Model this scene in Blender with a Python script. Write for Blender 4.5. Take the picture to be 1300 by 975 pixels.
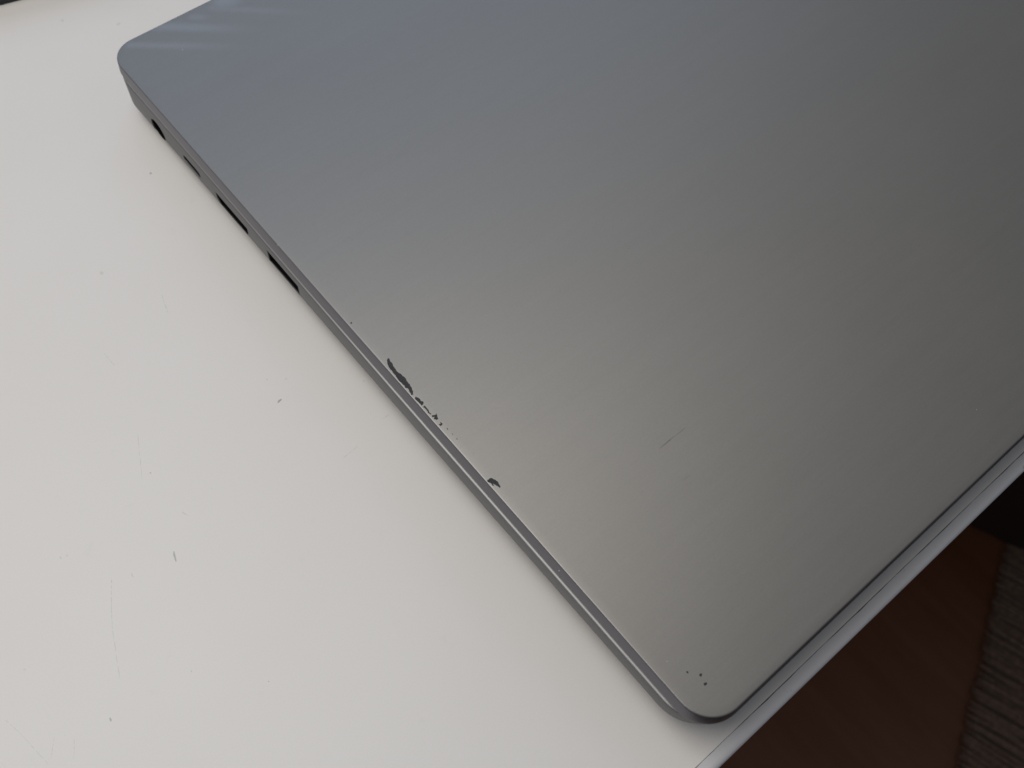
import bpy, bmesh, math, random
from mathutils import Vector, Matrix
random.seed(7)
for o in list(bpy.data.objects):
    bpy.data.objects.remove(o, do_unlink=True)
scene = bpy.context.scene
COL = scene.collection

# ------------------------------------------------------------------ camera
cam_d = bpy.data.cameras.new('camera')
cam = bpy.data.objects.new('camera', cam_d); COL.objects.link(cam)
cam_d.sensor_width = 36.0; cam_d.lens = 36.0
cam_d.clip_start = 0.005; cam_d.clip_end = 50
r_, u_, b_ = Vector((0.763829, -0.643746, 0.046432)), Vector((0.551924, 0.688784, 0.47006)), Vector((-0.334581, -0.333419, 0.881412))
m = Matrix((r_, u_, b_)).transposed().to_4x4(); m.translation = (-0.06116, 0.00554, 0.23526)
cam.matrix_world = m
cam_d.dof.use_dof = True; cam_d.dof.focus_distance = 0.246; cam_d.dof.aperture_fstop = 23.0
scene.camera = cam

# ------------------------------------------------------------------ room light (indoor, window daylight from behind, unseen key overhead)
world = bpy.data.worlds.new('World'); scene.world = world; world.use_nodes = True
bg = world.node_tree.nodes['Background']
bg.inputs['Color'].default_value = (0.86, 0.92, 1.03, 1); bg.inputs['Strength'].default_value = 0.165

def area(name, loc, target, sx, sy, watts, col):
    d = bpy.data.lights.new(name, 'AREA'); d.shape = 'RECTANGLE'; d.size = sx; d.size_y = sy
    d.energy = watts; d.color = col
    o = bpy.data.objects.new(name, d); COL.objects.link(o)
    o.location = loc
    o.rotation_euler = (Vector(target) - Vector(loc)).to_track_quat('-Z', 'Y').to_euler()
    return o
area('overhead_key', (-0.16, 0.23, 0.60), (-0.08, 0.12, 0), 0.42, 0.38, 2.4, (1.0, 0.95, 0.885))  # unseen key lamp added close overhead for the falloff across the desk
area('window_light_back', (0.75, 1.6, 1.2), (0.1, 0.1, 0), 2.4, 1.2, 8.8, (0.60, 0.75, 1.0))

scene.view_settings.view_transform = 'Standard'; scene.view_settings.look = 'None'
scene.view_settings.exposure = 0.0; scene.view_settings.gamma = 1.0
scene.view_settings.use_curve_mapping = False
scene.render.engine = 'CYCLES'
scene.render.resolution_x = 1024; scene.render.resolution_y = 768

MM = 0.001
LID_TOP = 19.5          # mm above the desk
DEPTH, WIDTH = 240.0, 358.0

# ------------------------------------------------------------------ marks measured on the surfaces (mm): x0, y0, x1, y1, half width, strength
DESK=[
 (-36.7,190.0,-36.7,189.6,0.70,0.35),
 (-27.8,174.2,-29.5,168.2,0.14,0.35),
 (-48.7,167.8,-48.5,162.9,0.13,0.3),
 (-20.4,135.1,-20.7,134.7,0.32,0.25),
 (-17.0,132.3,-16.1,132.2,0.15,0.3),
 (-22.1,127.8,-20.7,128.1,0.32,0.9),
 (-53.9,142.1,-59.3,131.0,0.12,0.28),
 (-57.0,131.3,-56.8,130.9,0.18,0.6),
 (-56.4,117.6,-55.8,116.0,0.16,0.3),
 (-63.0,110.3,-64.0,107.8,0.28,0.6),
 (-73.4,111.8,-73.6,110.7,0.19,0.3),
 (-77.7,113.4,-81.4,107.0,0.15,0.4),
 (-81.4,107.0,-83.5,102.9,0.13,0.22),
 (-83.5,102.9,-87.6,92.6,0.11,0.15),
 (-84.1,125.5,-83.9,125.5,0.34,0.25),
 (-82.7,125.0,-82.4,124.9,0.28,0.25),
 (-4.0,107.4,-2.0,107.5,0.17,0.25),
 (-18.0,104.9,-13.5,105.2,0.14,0.3),
 (-1.3,119.2,-1.3,119.0,0.30,0.35),
 (-93.6,86.4,-93.8,85.5,0.25,0.65),
 (-62.8,71.0,-62.8,70.9,0.17,0.9),
 (-74.8,84.0,-74.7,83.5,0.16,0.4),
 (-111.0,100.2,-109.7,94.6,0.08,0.35),
 (-109.7,94.6,-108.4,86.2,0.09,0.4),
 (-101.7,87.3,-103.7,83.8,0.10,0.25),
 (-104.7,90.4,-107.3,87.0,0.10,0.25),
 (-47.6,118.3,-47.6,118.2,0.20,0.3),
 (-103.0,107.6,-102.5,107.2,0.16,0.25),
 (1.3,281.0,2.4,281.1,0.72,0.2),
 (13.5,269.2,14.9,269.4,0.58,0.2),
 (-8.7,211.8,-8.6,211.2,0.56,0.45),
]
CHIPS=[
  [[1.99, 111.36], [2.11, 110.83], [1.8, 110.15], [1.69, 109.04], [1.51, 107.65], [1.49, 106.48], [1.66, 105.17], [1.74, 103.76], [1.65, 102.32], [1.45, 101.31], [1.12, 100.24], [0.65, 99.62], [0.27, 99.76], [0.46, 100.77], [0.66, 101.78], [0.29, 102.24], [0.6, 102.83], [0.44, 103.95], [0.36, 105.36], [0.53, 106.92], [0.62, 108.19], [0.69, 109.33], [0.94, 110.15], [1.46, 110.93]] ,
  [[0.84, 98.81], [1.04, 98.15], [1.02, 97.18], [1.34, 96.66], [0.99, 96.22], [0.41, 96.1], [0.45, 96.82], [0.4, 97.68], [0.39, 98.61]] ,
  [[0.77, 95.74], [0.97, 95.08], [0.94, 94.3], [0.72, 93.65], [0.82, 92.92], [0.6, 92.94], [0.44, 93.55], [0.67, 94.51], [0.44, 95.51]] ,
  [[0.71, 92.53], [1.35, 92.07], [1.81, 92.29], [1.64, 91.77], [1.31, 90.91], [0.8, 90.99], [0.51, 91.55], [1.0, 91.8], [0.56, 92.16]] ,
  [[1.19, 90.03], [1.32, 89.28], [1.0, 89.06], [0.46, 89.1], [0.54, 89.75], [0.94, 89.52]] ,
  [[1.4, 87.89], [1.48, 87.64], [1.34, 87.24], [1.2, 87.35]] ,
  [[1.43, 86.05], [1.54, 85.83], [1.48, 85.46], [1.34, 85.64]] ,
  [[1.51, 84.42], [1.56, 84.19], [1.44, 83.84], [1.36, 84.09]] ,
  [[0.41, 71.73], [1.02, 71.68], [1.47, 71.5], [1.64, 70.98], [1.82, 70.33], [1.96, 69.71], [1.76, 69.11], [1.62, 68.59], [1.38, 68.52], [1.32, 69.02], [1.15, 69.53], [0.98, 70.18], [0.74, 70.19], [0.67, 69.74], [0.56, 69.82], [0.59, 70.43], [0.38, 71.05], [0.2, 71.26]] ,
  [[1.09, 124.6], [0.99, 124.51], [0.76, 124.52], [0.62, 124.65], [0.73, 124.88], [0.89, 124.93], [1.08, 124.96], [1.17, 124.85]] ,
  [[5.53, 11.7], [5.39, 11.55], [5.23, 11.68], [5.16, 11.86], [5.17, 12.0], [5.42, 12.06], [5.52, 11.98], [5.58, 11.81]] ,
  [[7.33, 9.43], [7.15, 9.35], [6.85, 9.34], [6.8, 9.54], [6.84, 9.84], [7.06, 9.89], [7.39, 9.88], [7.52, 9.62]] ,
  [[6.84, 7.47], [6.61, 7.43], [6.35, 7.47], [6.18, 7.6], [6.28, 7.93], [6.47, 8.01], [6.8, 7.92], [7.04, 7.72]] ,
]
LIDM=[
 (36.6,52.6,41.6,52.7,0.14,0.5),
 (41.6,52.7,45.7,52.6,0.12,0.25),
 (35.2,43.4,37.5,43.3,0.11,0.2),
]
PALE_STREAKS=[  # pale streaks mixed into the lid colour, fading towards one end
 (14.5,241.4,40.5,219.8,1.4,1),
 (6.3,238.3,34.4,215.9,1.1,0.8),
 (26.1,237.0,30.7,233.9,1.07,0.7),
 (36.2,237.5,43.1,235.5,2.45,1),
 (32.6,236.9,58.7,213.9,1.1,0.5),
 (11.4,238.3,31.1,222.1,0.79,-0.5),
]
SPECK= [[-0.9, 45.4], [3.7, 16.2], [0.1, 155.1], [17.0, 227.8], [104.0, 11.5], [-6.4, 85.9]]

# ------------------------------------------------------------------ node helpers
class NT:
    def __init__(self, name):
        self.mat = bpy.data.materials.new(name); self.mat.use_nodes = True
        self.t = self.mat.node_tree; self.p = self.t.nodes['Principled BSDF']
    def new(self, typ, **kw):
        n = self.t.nodes.new(typ)
        for k, v in kw.items(): setattr(n, k, v)
        return n
    def link(self, a, b): self.t.links.new(a, b)
    def math(self, op, a, b=None, clamp=False):
        n = self.new('ShaderNodeMath', operation=op); n.use_clamp = clamp
        for i, v in enumerate((a, b)):
            if v is None: continue
            if isinstance(v, (int, float)): n.inputs[i].default_value = v
            else: self.link(v, n.inputs[i])
        return n.outputs[0]
    def vmath(self, op, a, b=None, scale=None):
        n = self.new('ShaderNodeVectorMath', operation=op)
        for i, v in enumerate((a, b)):
            if v is None: continue
            if isinstance(v, (tuple, list, Vector)): n.inputs[i].default_value = tuple(v)
            else: self.link(v, n.inputs[i])
        if scale is not None:
            if isinstance(scale, (int, float)): n.inputs['Scale'].default_value = scale
            else: self.link(scale, n.inputs['Scale'])
        return n.outputs['Value'] if op in ('LENGTH', 'DOT_PRODUCT') else n.outputs[0]
    def coords(self):
        return self.new('ShaderNodeNewGeometry').outputs['Position']
    def noise(self, vec, scale, detail=3, rough=0.55, stretch=None):
        if stretch:
            mp = self.new('ShaderNodeMapping'); mp.inputs['Scale'].default_value = stretch
            self.link(vec, mp.inputs['Vector']); vec = mp.outputs[0]
        n = self.new('ShaderNodeTexNoise'); n.inputs['Scale'].default_value = scale
        n.inputs['Detail'].default_value = detail; n.inputs['Roughness'].default_value = rough
        self.link(vec, n.inputs['Vector']); return n.outputs['Fac']
    def rng(self, v, a, b, c, d, smooth=False):
        n = self.new('ShaderNodeMapRange'); n.interpolation_type = 'SMOOTHSTEP' if smooth else 'LINEAR'
        self.link(v, n.inputs['Value'])
        for i, x in enumerate((a, b, c, d)): n.inputs[1 + i].default_value = x
        return n.outputs[0]
    def mix(self, f, a, b):
        n = self.new('ShaderNodeMix', data_type='RGBA')
        if isinstance(f, (int, float)): n.inputs[0].default_value = f
        else: self.link(f, n.inputs[0])
        for i, v in ((6, a), (7, b)):
            if isinstance(v, tuple): n.inputs[i].default_value = v if len(v) == 4 else v + (1,)
            else: self.link(v, n.inputs[i])
        return n.outputs[2]
    def bump(self, h, strength, dist):
        n = self.new('ShaderNodeBump'); n.inputs['Strength'].default_value = strength
        n.inputs['Distance'].default_value = dist; self.link(h, n.inputs['Height']); return n.outputs[0]
    def marks(self, pos, rows, soft=0.9, wob=0.12, fade=False):
        """mask of short strokes lying on the surface; rows in mm"""
        p = self.vmath('MULTIPLY', pos, (1000, 1000, 0))
        if wob:
            nz = self.new('ShaderNodeTexNoise'); nz.inputs['Scale'].default_value = 900; self.link(pos, nz.inputs['Vector'])
            d = self.vmath('SUBTRACT', nz.outputs['Color'], (0.5, 0.5, 0.5))
            d = self.vmath('MULTIPLY', d, (wob * 2, wob * 2, 0)); p = self.vmath('ADD', p, d)
        out = None
        for (x0, y0, x1, y1, w, s) in rows:
            A = Vector((x0, y0, 0)); B = Vector((x1, y1, 0)); ba = B - A
            if ba.length < 0.05: ba = Vector((0.05, 0, 0))
            pa = self.vmath('SUBTRACT', p, tuple(A))
            h = self.vmath('DOT_PRODUCT', pa, tuple(ba / ba.length_squared))
            h = self.math('MAXIMUM', self.math('MINIMUM', h, 1.0), 0.0)
            q = self.vmath('SUBTRACT', pa, self.vmath('SCALE', tuple(ba), scale=h))
            d = self.vmath('LENGTH', q)
            k = self.rng(d, w * (1 - soft), w * (1 + soft), s, 0.0, True)
            if fade: k = self.math('MULTIPLY', k, self.rng(h, 0.25, 1.0, 1.0, 0.0, True))
            out = k if out is None else self.math('MAXIMUM' if s > 0 else 'ADD', out, k)
        return out
    def set(self, **kw):
        for k, v in kw.items():
            i = self.p.inputs[k.replace('_', ' ')]
            if isinstance(v, (int, float)): i.default_value = v
            elif isinstance(v, tuple): i.default_value = v if len(v) == 4 else v + (1,)
            else: self.link(v, i)
        return self.mat

# ------------------------------------------------------------------ materials
def mat_desk(band=False):
    n = NT('white_laminate_band' if band else 'white_laminate'); pos = n.coords()
    cloud = n.noise(pos, 9, 4)
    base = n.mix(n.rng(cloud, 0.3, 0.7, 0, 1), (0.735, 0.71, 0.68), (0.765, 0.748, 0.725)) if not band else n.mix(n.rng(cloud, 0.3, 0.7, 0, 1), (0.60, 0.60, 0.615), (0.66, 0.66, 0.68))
    fine = n.noise(pos, 2600, 2)
    base = n.mix(n.rng(fine, 0.35, 0.75, 0, 0.10), base, (0.52, 0.51, 0.50))
    grime = n.noise(pos, 160, 5, 0.7)
    base = n.mix(n.rng(grime, 0.60, 0.80, 0, 0.10, True), base, (0.40, 0.38, 0.35))
    if not band:
        pass
    else:
        sp = n.noise(pos, 420, 3, 0.7)
        base = n.mix(n.rng(sp, 0.66, 0.74, 0, 0.55, True), base, (0.16, 0.14, 0.12))
    peel = n.noise(pos, 700, 2)
    scr = n.noise(pos, 25, 3)
    h = n.math('ADD', peel, n.math('MULTIPLY', fine, 0.35))
    return n.set(Base_Color=base, Roughness=n.rng(scr, 0.3, 0.7, 0.50, 0.53), Normal=n.bump(h, 0.10, 0.00015))

def mat_alu(name, col, rough, brushed=True, lid=False, aniso=0.55):
    n = NT(name); pos = n.coords()
    c = col
    fine = n.noise(pos, 3200, 2, 0.6)
    if brushed:
        br = n.noise(pos, 62, 6, 0.74, (1, 60, 60))
        br2 = n.noise(pos, 14, 4, 0.6, (1, 22, 22))
        f = n.math('ADD', n.math('MULTIPLY', n.math('SUBTRACT', br, 0.5), 0.44), n.math('MULTIPLY', n.math('SUBTRACT', br2, 0.5), 0.20))
        f = n.math('ADD', f, n.math('MULTIPLY', n.math('SUBTRACT', fine, 0.5), 0.55))
    else:
        br = fine; f = n.math('MULTIPLY', n.math('SUBTRACT', fine, 0.5), 0.7)
    dark = tuple(x * 0.86 for x in col); lite = tuple(min(1, x * 1.14) for x in col)
    c = n.mix(n.math('ADD', f, 0.5, True), dark, lite)
    ro = n.rng(br, 0.25, 0.75, rough - 0.015, rough + 0.015)
    if lid:
        hand = n.noise(pos, 26, 5, 0.6)
        ro = n.math('ADD', ro, n.rng(hand, 0.40, 0.75, -0.006, 0.014))
        streak_mask = n.marks(pos, PALE_STREAKS, 0.98, 0.5, True)
        c = n.mix(n.math('MULTIPLY', streak_mask, 0.085, True), c, (0.86, 0.88, 0.93))
    tv = n.new('ShaderNodeCombineXYZ'); tv.inputs[0].default_value = 1.0
    n.set(Base_Color=c, Metallic=0.92, Roughness=ro, Anisotropic=aniso if brushed else 0.0)
    if brushed: n.link(tv.outputs[0], n.p.inputs['Tangent'])
    n.set(Normal=n.bump(n.math('ADD', br, n.math('MULTIPLY', fine, 0.5)), 0.05, 0.00006))
    return n.mat

def mat_plain(name, col, rough, metal=0.0, var=0.12, scale=900, bump=0.1):
    n = NT(name); pos = n.coords(); f = n.noise(pos, scale, 4, 0.6)
    c = n.mix(n.rng(f, 0.3, 0.7, 0, 1), tuple(x * (1 - var) for x in col), tuple(min(1, x * (1 + var)) for x in col))
    return n.set(Base_Color=c, Roughness=rough, Metallic=metal, Normal=n.bump(f, bump, 0.0002))

def mat_floor():
    n = NT('brown_floor'); pos = n.coords()
    g = n.noise(pos, 5, 6, 0.65, (9, 1, 1)); k = n.noise(pos, 3, 3)
    c = n.mix(n.rng(g, 0.3, 0.7, 0, 1), (0.130, 0.042, 0.014), (0.180, 0.062, 0.022))
    c = n.mix(n.rng(k, 0.35, 0.7, 0, 0.35), c, (0.110, 0.036, 0.013))
    return n.set(Base_Color=c, Roughness=n.rng(g, 0.3, 0.7, 0.38, 0.52), Normal=n.bump(g, 0.08, 0.001))

def mark_mat(name, base, dark, s):
    c = tuple(b + (d - b) * s for b, d in zip(base, dark))
    return mat_plain(name, c, 0.5, 0.0, 0.06)
DM = {k: mark_mat('scuff_%d' % k, (0.70, 0.69, 0.67), (0.10, 0.09, 0.085), k / 10) for k in range(1, 10)}
M = {
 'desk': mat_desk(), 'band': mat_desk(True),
 'core': mat_plain('chipboard_core', (0.45, 0.33, 0.21), 0.85),
 'glue': mat_plain('seam_glue', (0.11, 0.095, 0.08), 0.7, scale=1200, var=0.5),
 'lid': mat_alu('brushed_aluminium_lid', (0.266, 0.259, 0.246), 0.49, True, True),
 'edge': mat_alu('lid_edge_darker', (0.200, 0.197, 0.213), 0.40, False),
 'base': mat_alu('aluminium_base', (0.170, 0.170, 0.175), 0.45, False),
 'chamfer': mat_alu('polished_chamfer', (0.36, 0.36, 0.365), 0.55, False),
 'gasket': mat_plain('dark_rubber', (0.022, 0.022, 0.025), 0.7),
 'chip': mat_plain('exposed_black_undercoat', (0.018, 0.018, 0.022), 0.62, scale=2500, var=0.5, bump=0.4),
 'port': mat_plain('black_port_plastic', (0.003, 0.003, 0.0035), 0.45),
 'contact': mat_plain('port_contact_metal', (0.35, 0.33, 0.28), 0.4, 0.9),
 'lid_scratch': mat_plain('lid_scratch', (0.185, 0.18, 0.175), 0.5, 0.9),
 'lid_hairline': mat_plain('lid_hairline', (0.24, 0.235, 0.23), 0.5, 0.92),
 'speck': mat_plain('pale_speck', (0.62, 0.62, 0.64), 0.5, 0.5),
 'pad': mat_plain('black_matt_cover', (0.012, 0.013, 0.019), 0.55, scale=400),
 'floor': mat_floor(),
 'rug': mat_plain('taupe_yarn', (0.165, 0.106, 0.072), 0.92, scale=260, var=0.35, bump=0.6),
 'rugb': mat_plain('rug_backing', (0.07, 0.05, 0.04), 0.95, scale=300, var=0.3),
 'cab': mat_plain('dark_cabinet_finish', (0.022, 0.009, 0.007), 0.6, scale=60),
}

for _p in (M['port'],):
    _p.node_tree.nodes['Principled BSDF'].inputs['Specular IOR Level'].default_value = 0.12
    _p.node_tree.nodes['Principled BSDF'].inputs['Roughness'].default_value = 0.8

# ------------------------------------------------------------------ mesh helpers (mm in, metres out)
def mesh_obj(name, verts, faces, mat, parent=None, smooth=False, sharp=None):
    me = bpy.data.meshes.new(name)
    me.from_pydata([tuple(c * MM for c in v) for v in verts], [], faces); me.update()
    bm = bmesh.new(); bm.from_mesh(me); bmesh.ops.recalc_face_normals(bm, faces=bm.faces); bm.to_mesh(me); bm.free()
    if smooth:
        me.polygons.foreach_set('use_smooth', [True] * len(me.polygons))
        if sharp is not None: me.set_sharp_from_angle(angle=math.radians(sharp))
    me.materials.append(mat)
    o = bpy.data.objects.new(name, me); COL.objects.link(o)
    if parent: o.parent = parent
    return o

def tag(o, label=None, cat=None, group=None, kind=None):
    for k, v in (('label', label), ('category', cat), ('group', group), ('kind', kind)):
        if v: o[k] = v
    return o

def empty(name, loc=(0, 0, 0)):
    o = bpy.data.objects.new(name, None); COL.objects.link(o); o.empty_display_size = 0.02
    o.location = loc; return o

def loop(x0, x1, y0, y1, radii, o=0.0, n=14, sub=0):
    """rounded rectangle outline grown by o; radii = front-left, front-right, back-right, back-left"""
    pts = []
    cs = ((x0, y0, 1, 1, math.pi), (x1, y0, -1, 1, 1.5 * math.pi), (x1, y1, -1, -1, 0.0), (x0, y1, 1, -1, 0.5 * math.pi))
    for (cx, cy, sx, sy, a0), r in zip(cs, radii):
        mx, my = cx + sx * r, cy + sy * r
        if pts and sub:
            ex, ey = mx + (r + o) * math.cos(a0), my + (r + o) * math.sin(a0); px_, py_ = pts[-1]
            pts += [(px_ + (ex - px_) * i / sub, py_ + (ey - py_) * i / sub) for i in range(1, sub)]
        for i in range(n + 1):
            a = a0 + 0.5 * math.pi * i / n
            pts.append((mx + (r + o) * math.cos(a), my + (r + o) * math.sin(a)))
    if sub:
        (ax, ay), (bx, by) = pts[-1], pts[0]
        pts += [(ax + (bx - ax) * i / sub, ay + (by - ay) * i / sub) for i in range(1, sub)]
    return pts

def loft(rings, cap0=True, cap1=True):
    verts, faces = [], []; n = len(rings[0])
    for r in rings: verts += r
    for k in range(len(rings) - 1):
        a, b = k * n, (k + 1) * n
        for i in range(n):
            j = (i + 1) % n; faces.append((a + i, a + j, b + j, b + i))
    if cap0: faces.append(tuple(range(n))[::-1])
    if cap1: faces.append(tuple(range((len(rings) - 1) * n, len(rings) * n)))
    return verts, faces

def slab(name, x0, x1, y0, y1, z0, z1, r, bev, mat, parent=None, n=8):
    rs = []
    R4 = (r,) * 4
    for k in range(5):
        a = 0.5 * math.pi * k / 4
        rs.append([(x, y, z0 + bev * (1 - math.sin(a))) for x, y in loop(x0, x1, y0, y1, R4, -bev + bev * math.cos(math.pi / 2 - a), n)])
    for k in range(5):
        a = 0.5 * math.pi * k / 4
        rs.append([(x, y, z1 - bev * (1 - math.sin(a))) for x, y in loop(x0, x1, y0, y1, R4, -bev + bev * math.cos(a), n)])
    v, f = loft(rs)
    return mesh_obj(name, v, f, mat, parent, True, 40)

def box(name, x0, x1, y0, y1, z0, z1, mat, parent=None, bev=0.0):
    me_v = [(x, y, z) for x in (x0, x1) for y in (y0, y1) for z in (z0, z1)]
    f = [(0, 1, 3, 2), (4, 6, 7, 5), (0, 4, 5, 1), (2, 3, 7, 6), (0, 2, 6, 4), (1, 5, 7, 3)]
    o = mesh_obj(name, me_v, f, mat, parent)
    if bev:
        bm = bmesh.new(); bm.from_mesh(o.data)
        bmesh.ops.bevel(bm, geom=bm.edges[:], offset=bev * MM, segments=3, affect='EDGES', profile=0.6)
        bm.to_mesh(o.data); bm.free()
    return o

# ------------------------------------------------------------------ floor
FZ = -720.0
fl = mesh_obj('floor', [(-2500, -2500, FZ), (2500, -2500, FZ), (2500, 2500, FZ), (-2500, 2500, FZ)], [(0, 1, 2, 3)], M['floor'])
tag(fl, kind='structure')

# ------------------------------------------------------------------ desk: laminate top, glue seam, rounded edge band
desk = empty('desk')
tag(desk, 'worn white laminate desk top with scuff marks under the laptop', 'desk')
DX0, DX1, DY1 = -620.0, 900.0, 760.0
SEAM = -3.4
box('tabletop', DX0, DX1, SEAM, DY1, -25, 0, M['desk'], desk)
gl = []
N = 240
# ragged hairline of glue between top and band
v, f = [], []
for i in range(N + 1):
    x = DX0 + (DX1 - DX0) * i / N
    v += [(x, SEAM + 0.02, -24), (x, SEAM - 0.16, -24), (x, SEAM - 0.16, -0.04), (x, SEAM + 0.02, -0.04)]
for i in range(N):
    a, b = 4 * i, 4 * i + 4
    for k in range(4):
        j = (k + 1) % 4; f.append((a + k, a + j, b + j, b + k))
mesh_obj('glue_seam', v, f, M['glue'], desk)
# edge band with a rounded nose; slight waviness so that the seam opens and closes
prof = [(SEAM - 0.10, -25), (SEAM - 0.10, -0.10), (SEAM - 0.18, 0.03)]
for k in range(9):
    a = 0.5 * math.pi * k / 8
    prof.append((SEAM - 1.7 - 1.8 * math.sin(a), 0.03 - 1.8 + 1.8 * math.cos(a)))
prof.append((SEAM - 3.5, -25))
v, f = [], []; n = len(prof); NB = 600
for i in range(NB + 1):
    x = DX0 + (DX1 - DX0) * i / NB
    w = 0.05 * math.sin(x * 0.21) + 0.04 * math.sin(x * 0.77 + 1.3) + random.uniform(-0.03, 0.03)
    for k, (y, z) in enumerate(prof):
        v.append((x, y + (w if k in (1, 2) else 0), z))
for i in range(NB):
    a, b = n * i, n * (i + 1)
    for k in range(n):
        j = (k + 1) % n; f.append((a + k, a + j, b + j, b + k))
f.append(tuple(range(n))); f.append(tuple(range(NB * n, NB * n + n)))
mesh_obj('edge_band', v, f, M['band'], desk, True, 35)

# ------------------------------------------------------------------ laptop
laptop = empty('laptop')
tag(laptop, 'closed silver grey laptop with brushed lid and chipped edge on the white desk', 'laptop')
RL = (9.5, 9.5, 9.5, 9.5)
RL = (8.3, 8.3, 7.5, 7.5)
def lring(o, drop):
    out = []
    for (x, y), (xi, yi) in zip(loop(0, WIDTH, 0, DEPTH, RL, o, 14, 16), loop(0, WIDTH, 0, DEPTH, RL, 0.0, 14, 16)):
        k = 0.0
        if o > 0:                                   # the turned-down rim is shallower at the front and at the hinge end
            k = min(max((y / DEPTH - 0.6) / 0.4, 0), 1) * 0.7
            if y < 12: y = yi + (y - yi) * 0.6
        out.append((x + (xi - x) * k, y + (yi - y) * k, LID_TOP - drop))
    return out
lid_levels = [(-2.0, 0.0), (-0.30, 0.0), (-0.05, 0.02), (0.06, 0.08), (0.15, 0.22), (0.24, 0.45), (0.95, 3.1), (1.0, 3.5), (0.92, 3.72), (0.7, 3.8), (-2.0, 3.8)]
v, f = loft([lring(o, d) for o, d in lid_levels])
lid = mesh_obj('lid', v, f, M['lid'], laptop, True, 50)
lid.data.materials.append(M['edge'])
for p in lid.data.polygons:                 # the turned-down rim gets a darker tone than the top
    if p.center.z < (LID_TOP - 0.04) * MM: p.material_index = 1

def bring(o, df, db, rad=(9.8, 9.8, 9.4, 9.4), y0=1.5, y1=DEPTH + 0.2):
    out = []
    for (x, y), (xi, yi) in zip(loop(0, WIDTH, y0, y1, rad, o, 14, 16), loop(0, WIDTH, y0, y1, rad, o - 0.85, 14, 16)):
        k = min(max((y / DEPTH - 0.35) / 0.6, 0), 1); k = k * k * (3 - 2 * k)
        out.append((x + (xi - x) * k, y + (yi - y) * k, LID_TOP - (df + (db - df) * min(max(y / DEPTH, 0), 1) ** 1.2)))
    return out
v, f = loft([bring(-0.6, 3.6, 3.6), bring(-0.6, 4.6, 4.6)])
mesh_obj('rubber_gasket', v, f, M['gasket'], laptop, True, 40)
v, f = loft([bring(-6, 4.35, 4.35), bring(0.95, 4.35, 4.35), bring(1.22, 4.46, 4.46), bring(1.30, 4.86, 4.86)], True, False)
mesh_obj('polished_rim', v, f, M['chamfer'], laptop, True, 30)
base_levels = [(-6, 4.9, 4.9), (1.2, 4.9, 4.9), (1.38, 5.05, 5.05), (1.42, 5.6, 5.6), (1.42, 9.6, 13.9), (1.30, 10.3, 14.7), (0.95, 10.9, 15.3),
               (0.2, 11.6, 15.9), (-1.5, 12.6, 16.6), (-5, 13.8, 17.3), (-12, 14.6, 17.8), (-20, 14.8, 18.0)]
v, f = loft([bring(*l) for l in base_levels])
base = mesh_obj('base', v, f, M['base'], laptop, True, 50)

# ports cut into the left wall: name, y centre, z centre, half length, half height, kind
PORTS = [('charging_port', 217.4, 7.5, 3.6, 3.5, 'round'), ('small_port', 198.9, 9.25, 4.4, 1.3, 'oval'),
         ('video_port', 178.53, 8.37, 7.8, 2.23, 'trapezoid'), ('data_port', 153.7, 9.35, 7.2, 2.4, 'rect')]
def port_outline(kind, hl, hh, g=0.0):
    if kind == 'round':
        return [((hl + g) * math.cos(t), (hh + g) * math.sin(t)) for t in [2 * math.pi * i / 20 for i in range(20)]]
    if kind == 'oval':
        pts = []
        for s, a0 in ((1, -math.pi / 2), (-1, math.pi / 2)):
            for i in range(9):
                a = a0 + math.pi * i / 8
                pts.append((s * (hl - hh) + (hh + g) * math.cos(a), (hh + g) * math.sin(a)))
        return pts
    if kind == 'trapezoid':
        return [(-hl - g, hh + g), (-hl - g, -hh * 0.1), (-hl * 0.8 - g, -hh - g), (hl * 0.8 + g, -hh - g), (hl + g, -hh * 0.1), (hl + g, hh + g)]
    return [(-hl - g, -hh - g), (hl + g, -hh - g), (hl + g, hh + g), (-hl - g, hh + g)]
cutters = []
bm = bmesh.new(); bm.from_mesh(base.data); bmesh.ops.triangulate(bm, faces=bm.faces[:]); bm.to_mesh(base.data); bm.free()
for nm, yc, zc, hl, hh, kd in PORTS:
    pts = port_outline(kd, hl, hh)
    v, f = loft([[(-5.9, yc + a, zc + b) for a, b in pts], [(7.03, yc + a, zc + b) for a, b in pts]])
    cutters.append(mesh_obj('cutter', v, f, M['port']))
for c in cutters:
    md = base.modifiers.new('cut', 'BOOLEAN'); md.operation = 'DIFFERENCE'; md.object = c; md.solver = 'EXACT'
bpy.context.view_layer.update()
dg = bpy.context.evaluated_depsgraph_get()
nm_ = bpy.data.meshes.new_from_object(base.evaluated_get(dg))
base.modifiers.clear(); base.data = nm_; nm_.name = 'base'
nm_.polygons.foreach_set('use_smooth', [True] * len(nm_.polygons)); nm_.set_sharp_from_angle(angle=math.radians(45))
for c in cutters: bpy.data.objects.remove(c, do_unlink=True)
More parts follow.
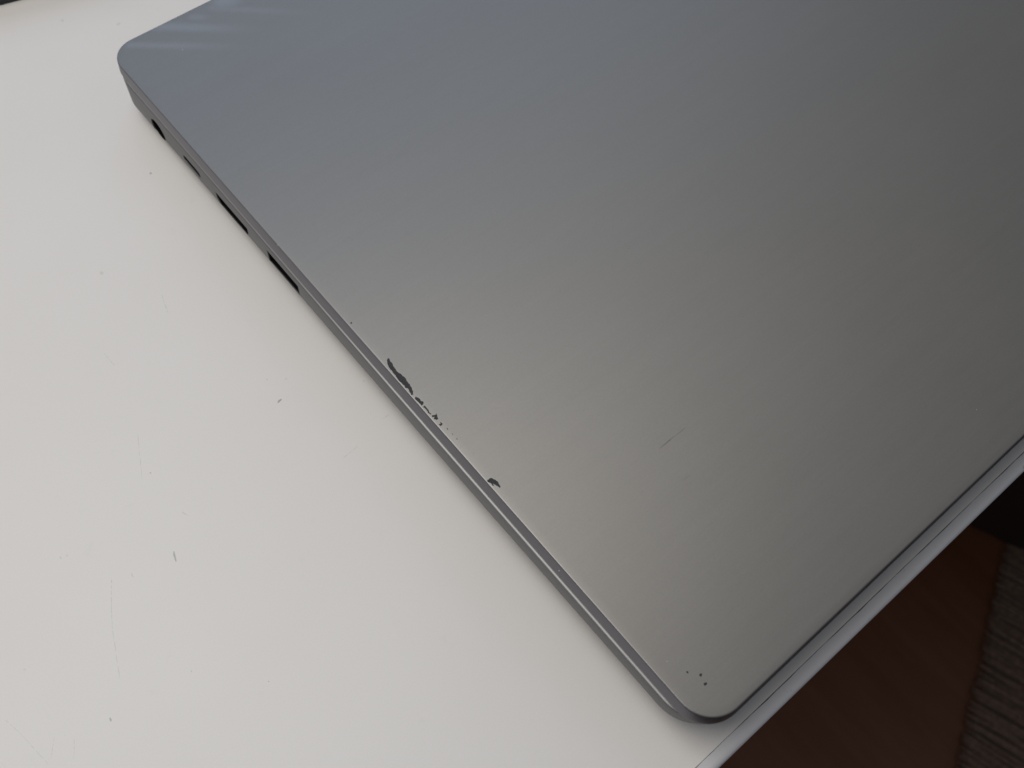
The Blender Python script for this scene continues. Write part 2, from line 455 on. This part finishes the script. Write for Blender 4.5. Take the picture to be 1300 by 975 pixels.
for nm, yc, zc, hl, hh, kd in PORTS:
    # thin socket shell lining the cut-out, with its tongue or pin
    kk = min(max((yc / DEPTH - 0.35) / 0.6, 0), 1); kk = kk * kk * (3 - 2 * kk); xf = -(1.42 - 0.85 * kk) + 0.3
    po, pi_ = port_outline(kd, hl, hh, -0.03), port_outline(kd, hl, hh, -0.30)
    rings = [[(6.9, yc + a, zc + b) for a, b in po], [(xf, yc + a, zc + b) for a, b in po], [(xf, yc + a, zc + b) for a, b in pi_], [(6.2, yc + a, zc + b) for a, b in pi_]]
    v, f = loft(rings); sh = mesh_obj(nm, v, f, M['port'], laptop)
    if kd == 'round':
        v, f = loft([[(x, yc + r * math.cos(t), zc + r * math.sin(t)) for t in [2 * math.pi * i / 12 for i in range(12)]] for x, r in ((6.1, 0.7), (1.6, 0.7), (1.2, 0.35))])
        mesh_obj('center_pin', v, f, M['contact'], sh, True, 40)
    else:
        th = {'oval': 0.35, 'trapezoid': 0.45, 'rect': 0.95}[kd]; zo = {'oval': 0, 'trapezoid': 0.1, 'rect': 0.7}[kd]
        tg = box('tongue', 2.6, 6.1, yc - hl * 0.78, yc + hl * 0.78, zc + zo - th, zc + zo + th, M['port'], sh)
for fx, fy in ((26, 22), (WIDTH - 26, 22), (26, DEPTH - 24), (WIDTH - 26, DEPTH - 24)):
    zt = LID_TOP - (14.8 + 3.2 * (fy / DEPTH) ** 1.2) + 0.8
    rs = [[(x, y, z) for x, y in loop(fx - 14, fx + 14, fy - 4, fy + 4, (3.9,) * 4, o, 6)] for o, z in ((-0.6, 0.02), (0, 0.6), (0, zt))]
    v, f = loft(rs); mesh_obj('rubber_foot', v, f, M['gasket'], laptop, True, 40)

# paint chips: the coating is gone and the black layer shows; thin flakes with ragged outlines
def ragged(poly, it=2, amp=0.10):
    for _ in range(it):
        q = []
        for i, p in enumerate(poly):
            a = Vector(p); b = Vector(poly[(i + 1) % len(poly)])
            d = b - a; nrm = Vector((-d.y, d.x)); q.append(tuple(a))
            if d.length > 0.10: q.append(tuple((a + b) / 2 + nrm * random.uniform(-amp, amp)))
        poly = q
    return poly
for pl in CHIPS:
    ar = sum(pl[i][0] * pl[(i + 1) % len(pl)][1] - pl[(i + 1) % len(pl)][0] * pl[i][1] for i in range(len(pl)))
    g_ = []
    for i, p in enumerate(pl):
        t_ = (Vector(pl[(i + 1) % len(pl)]) - Vector(pl[i - 1])).normalized()
        g_.append((p[0] + (t_.y if ar > 0 else -t_.y) * 0.045, p[1] + (-t_.x if ar > 0 else t_.x) * 0.045))
    pl = ragged(g_, 3, 0.13) if abs(ar) > 1.2 else ragged(pl); zt = LID_TOP + 0.012
    n = len(pl); v = [(x, y, LID_TOP - 0.02) for x, y in pl] + [(x, y, zt) for x, y in pl]
    f = [(i, (i + 1) % n, n + (i + 1) % n, n + i) for i in range(n)] + [tuple(range(n, 2 * n))]
    mesh_obj('paint_chip', v, f, M['chip'], lid)

# scuffs and hairline scratches: flat tapered strokes lying on their surface
def stroke(name, row, z, mat, parent):
    x0, y0, x1, y1, w, st = row
    A, B = Vector((x0, y0)), Vector((x1, y1)); d = B - A; L = d.length
    if L < 2 * w: A, B = A - Vector((w * 0.6, 0)), A + Vector((w * 0.6, 0)); d = B - A; L = d.length
    u = d / L; nn = Vector((-u.y, u.x)); k = max(4, min(24, int(L / 0.5)))
    bow = random.uniform(-0.02, 0.02) * L
    up, dn = [], []
    for i in range(k + 1):
        t = i / k; c = A + d * t + nn * bow * math.sin(math.pi * t)
        h = w * (0.25 + 0.75 * math.sin(math.pi * min(max(t, 0.04), 0.96)) ** 0.9)
        p = c + nn * h * random.uniform(0.6, 1.15); q = c - nn * h * random.uniform(0.6, 1.15)
        up.append((p.x, p.y, z)); dn.append((q.x, q.y, z))
    v = up + dn; m_ = k + 1
    f = [(i, i + 1, m_ + i + 1, m_ + i) for i in range(k)]
    # a hair of thickness, skirted down into the surface
    v2 = [(x, y, z - 0.02) for x, y, _ in v]; N2 = len(v); v = v + v2
    ring = list(range(m_)) + list(range(N2 - 1, m_ - 1, -1))
    f += [(ring[i], ring[(i + 1) % len(ring)], ring[(i + 1) % len(ring)] + N2, ring[i] + N2) for i in range(len(ring))]
    return mesh_obj(name, v, f, mat, parent)
top_ = [o for o in desk.children if o.name.startswith('tabletop')][0]
runs = []
for r in DESK:
    L_ = math.hypot(r[2] - r[0], r[3] - r[1])
    if L_ < 3 or r[4] > 0.2: runs.append(r); continue
    t_ = 0.0
    while t_ < 0.97:
        e_ = min(1.0, t_ + random.uniform(0.12, 0.34))
        runs.append((r[0] + (r[2] - r[0]) * t_, r[1] + (r[3] - r[1]) * t_, r[0] + (r[2] - r[0]) * e_, r[1] + (r[3] - r[1]) * e_, r[4] * random.uniform(0.6, 1.1), r[5] * random.uniform(0.55, 1.15)))
        t_ = e_ + random.uniform(0.0, 0.06)
for r in runs:
    stroke('scuff', r, 0.008, DM[max(1, min(9, round(r[5] * (4 if r[5] < 0.45 else 6))))], top_)
for r in LIDM:
    stroke('scratch', r[:4] + (r[4] * 0.7, r[5]), LID_TOP + 0.008, M['lid_scratch'] if r[5] > 0.3 else M['lid_hairline'], lid)
for x, y in SPECK:
    stroke('speck', (x - 0.1, y, x + 0.1, y + 0.05, 0.13, 1), LID_TOP + 0.008, M['speck'], lid)

# ------------------------------------------------------------------ black slab at the back of the desk
pad = slab('black_case', -190, 42, 0, 110, 0.3, 9.0, 5, 1.6, M['pad'])
pad.location = (-0.004, 0.2965, 0); pad.rotation_euler = (0, 0, math.radians(-15))
tag(pad, 'black flat case lying on the desk at the top left corner, mostly out of frame', 'case')

# ------------------------------------------------------------------ rug on the floor: backing and thick wavy yarn ribs
ang = math.atan2(-79 + 180, 582 - 374)
rug = empty('rug', (0.478 , -0.125, FZ * MM)); rug.rotation_euler = (0, 0, ang)
tag(rug, 'taupe ribbed yarn rug with ragged edge on the dark brown floor', 'rug')
# local x runs along the rug's edge, local -y runs into the rug
v, f = [], []
NX = 60
for i in range(NX + 1):
    x = -330 + 480 * i / NX; e = 2 * math.sin(x * 0.03) - 5
    v += [(x, e, 0.4), (x, -420, 0.4), (x, -420, 3.0), (x, e, 3.0)]
for i in range(NX):
    a, b = 4 * i, 4 * i + 4
    for k in range(4):
        j = (k + 1) % 4; f.append((a + k, a + j, b + j, b + k))
f += [(0, 1, 2, 3), (4 * NX, 4 * NX + 1, 4 * NX + 2, 4 * NX + 3)]
mesh_obj('backing', v, f, M['rugb'], rug)
x = -325.0
while x < 142:
    w = random.uniform(1.7, 2.6)
    ph, am, ln = random.uniform(0, 6.3), random.uniform(0.8, 1.8), random.uniform(-1.5, 1.8)
    segs = 46; rings = []
    for s in range(segs + 1):
        t = s / segs; yy = ln - 400 * t
        cx = x + am * math.sin(yy * 0.045 + ph) + 0.8 * math.sin(yy * 0.023 + x * 0.05) - 66 * t
        rw = w * (0.55 if s == 0 else 1.0) * random.uniform(0.85, 1.12); zc = 3.4 + random.uniform(-0.4, 0.5)
        rings.append([(cx + rw * math.cos(a), yy, zc + rw * 0.95 * math.sin(a)) for a in [2 * math.pi * q / 6 for q in range(6)]])
    vv, ff = loft(rings); mesh_obj('yarn_rib', vv, ff, M['rug'], rug, True)
    x += w * 1.9 + random.uniform(0, 0.5)

# ------------------------------------------------------------------ dark cabinet foot end standing under the desk
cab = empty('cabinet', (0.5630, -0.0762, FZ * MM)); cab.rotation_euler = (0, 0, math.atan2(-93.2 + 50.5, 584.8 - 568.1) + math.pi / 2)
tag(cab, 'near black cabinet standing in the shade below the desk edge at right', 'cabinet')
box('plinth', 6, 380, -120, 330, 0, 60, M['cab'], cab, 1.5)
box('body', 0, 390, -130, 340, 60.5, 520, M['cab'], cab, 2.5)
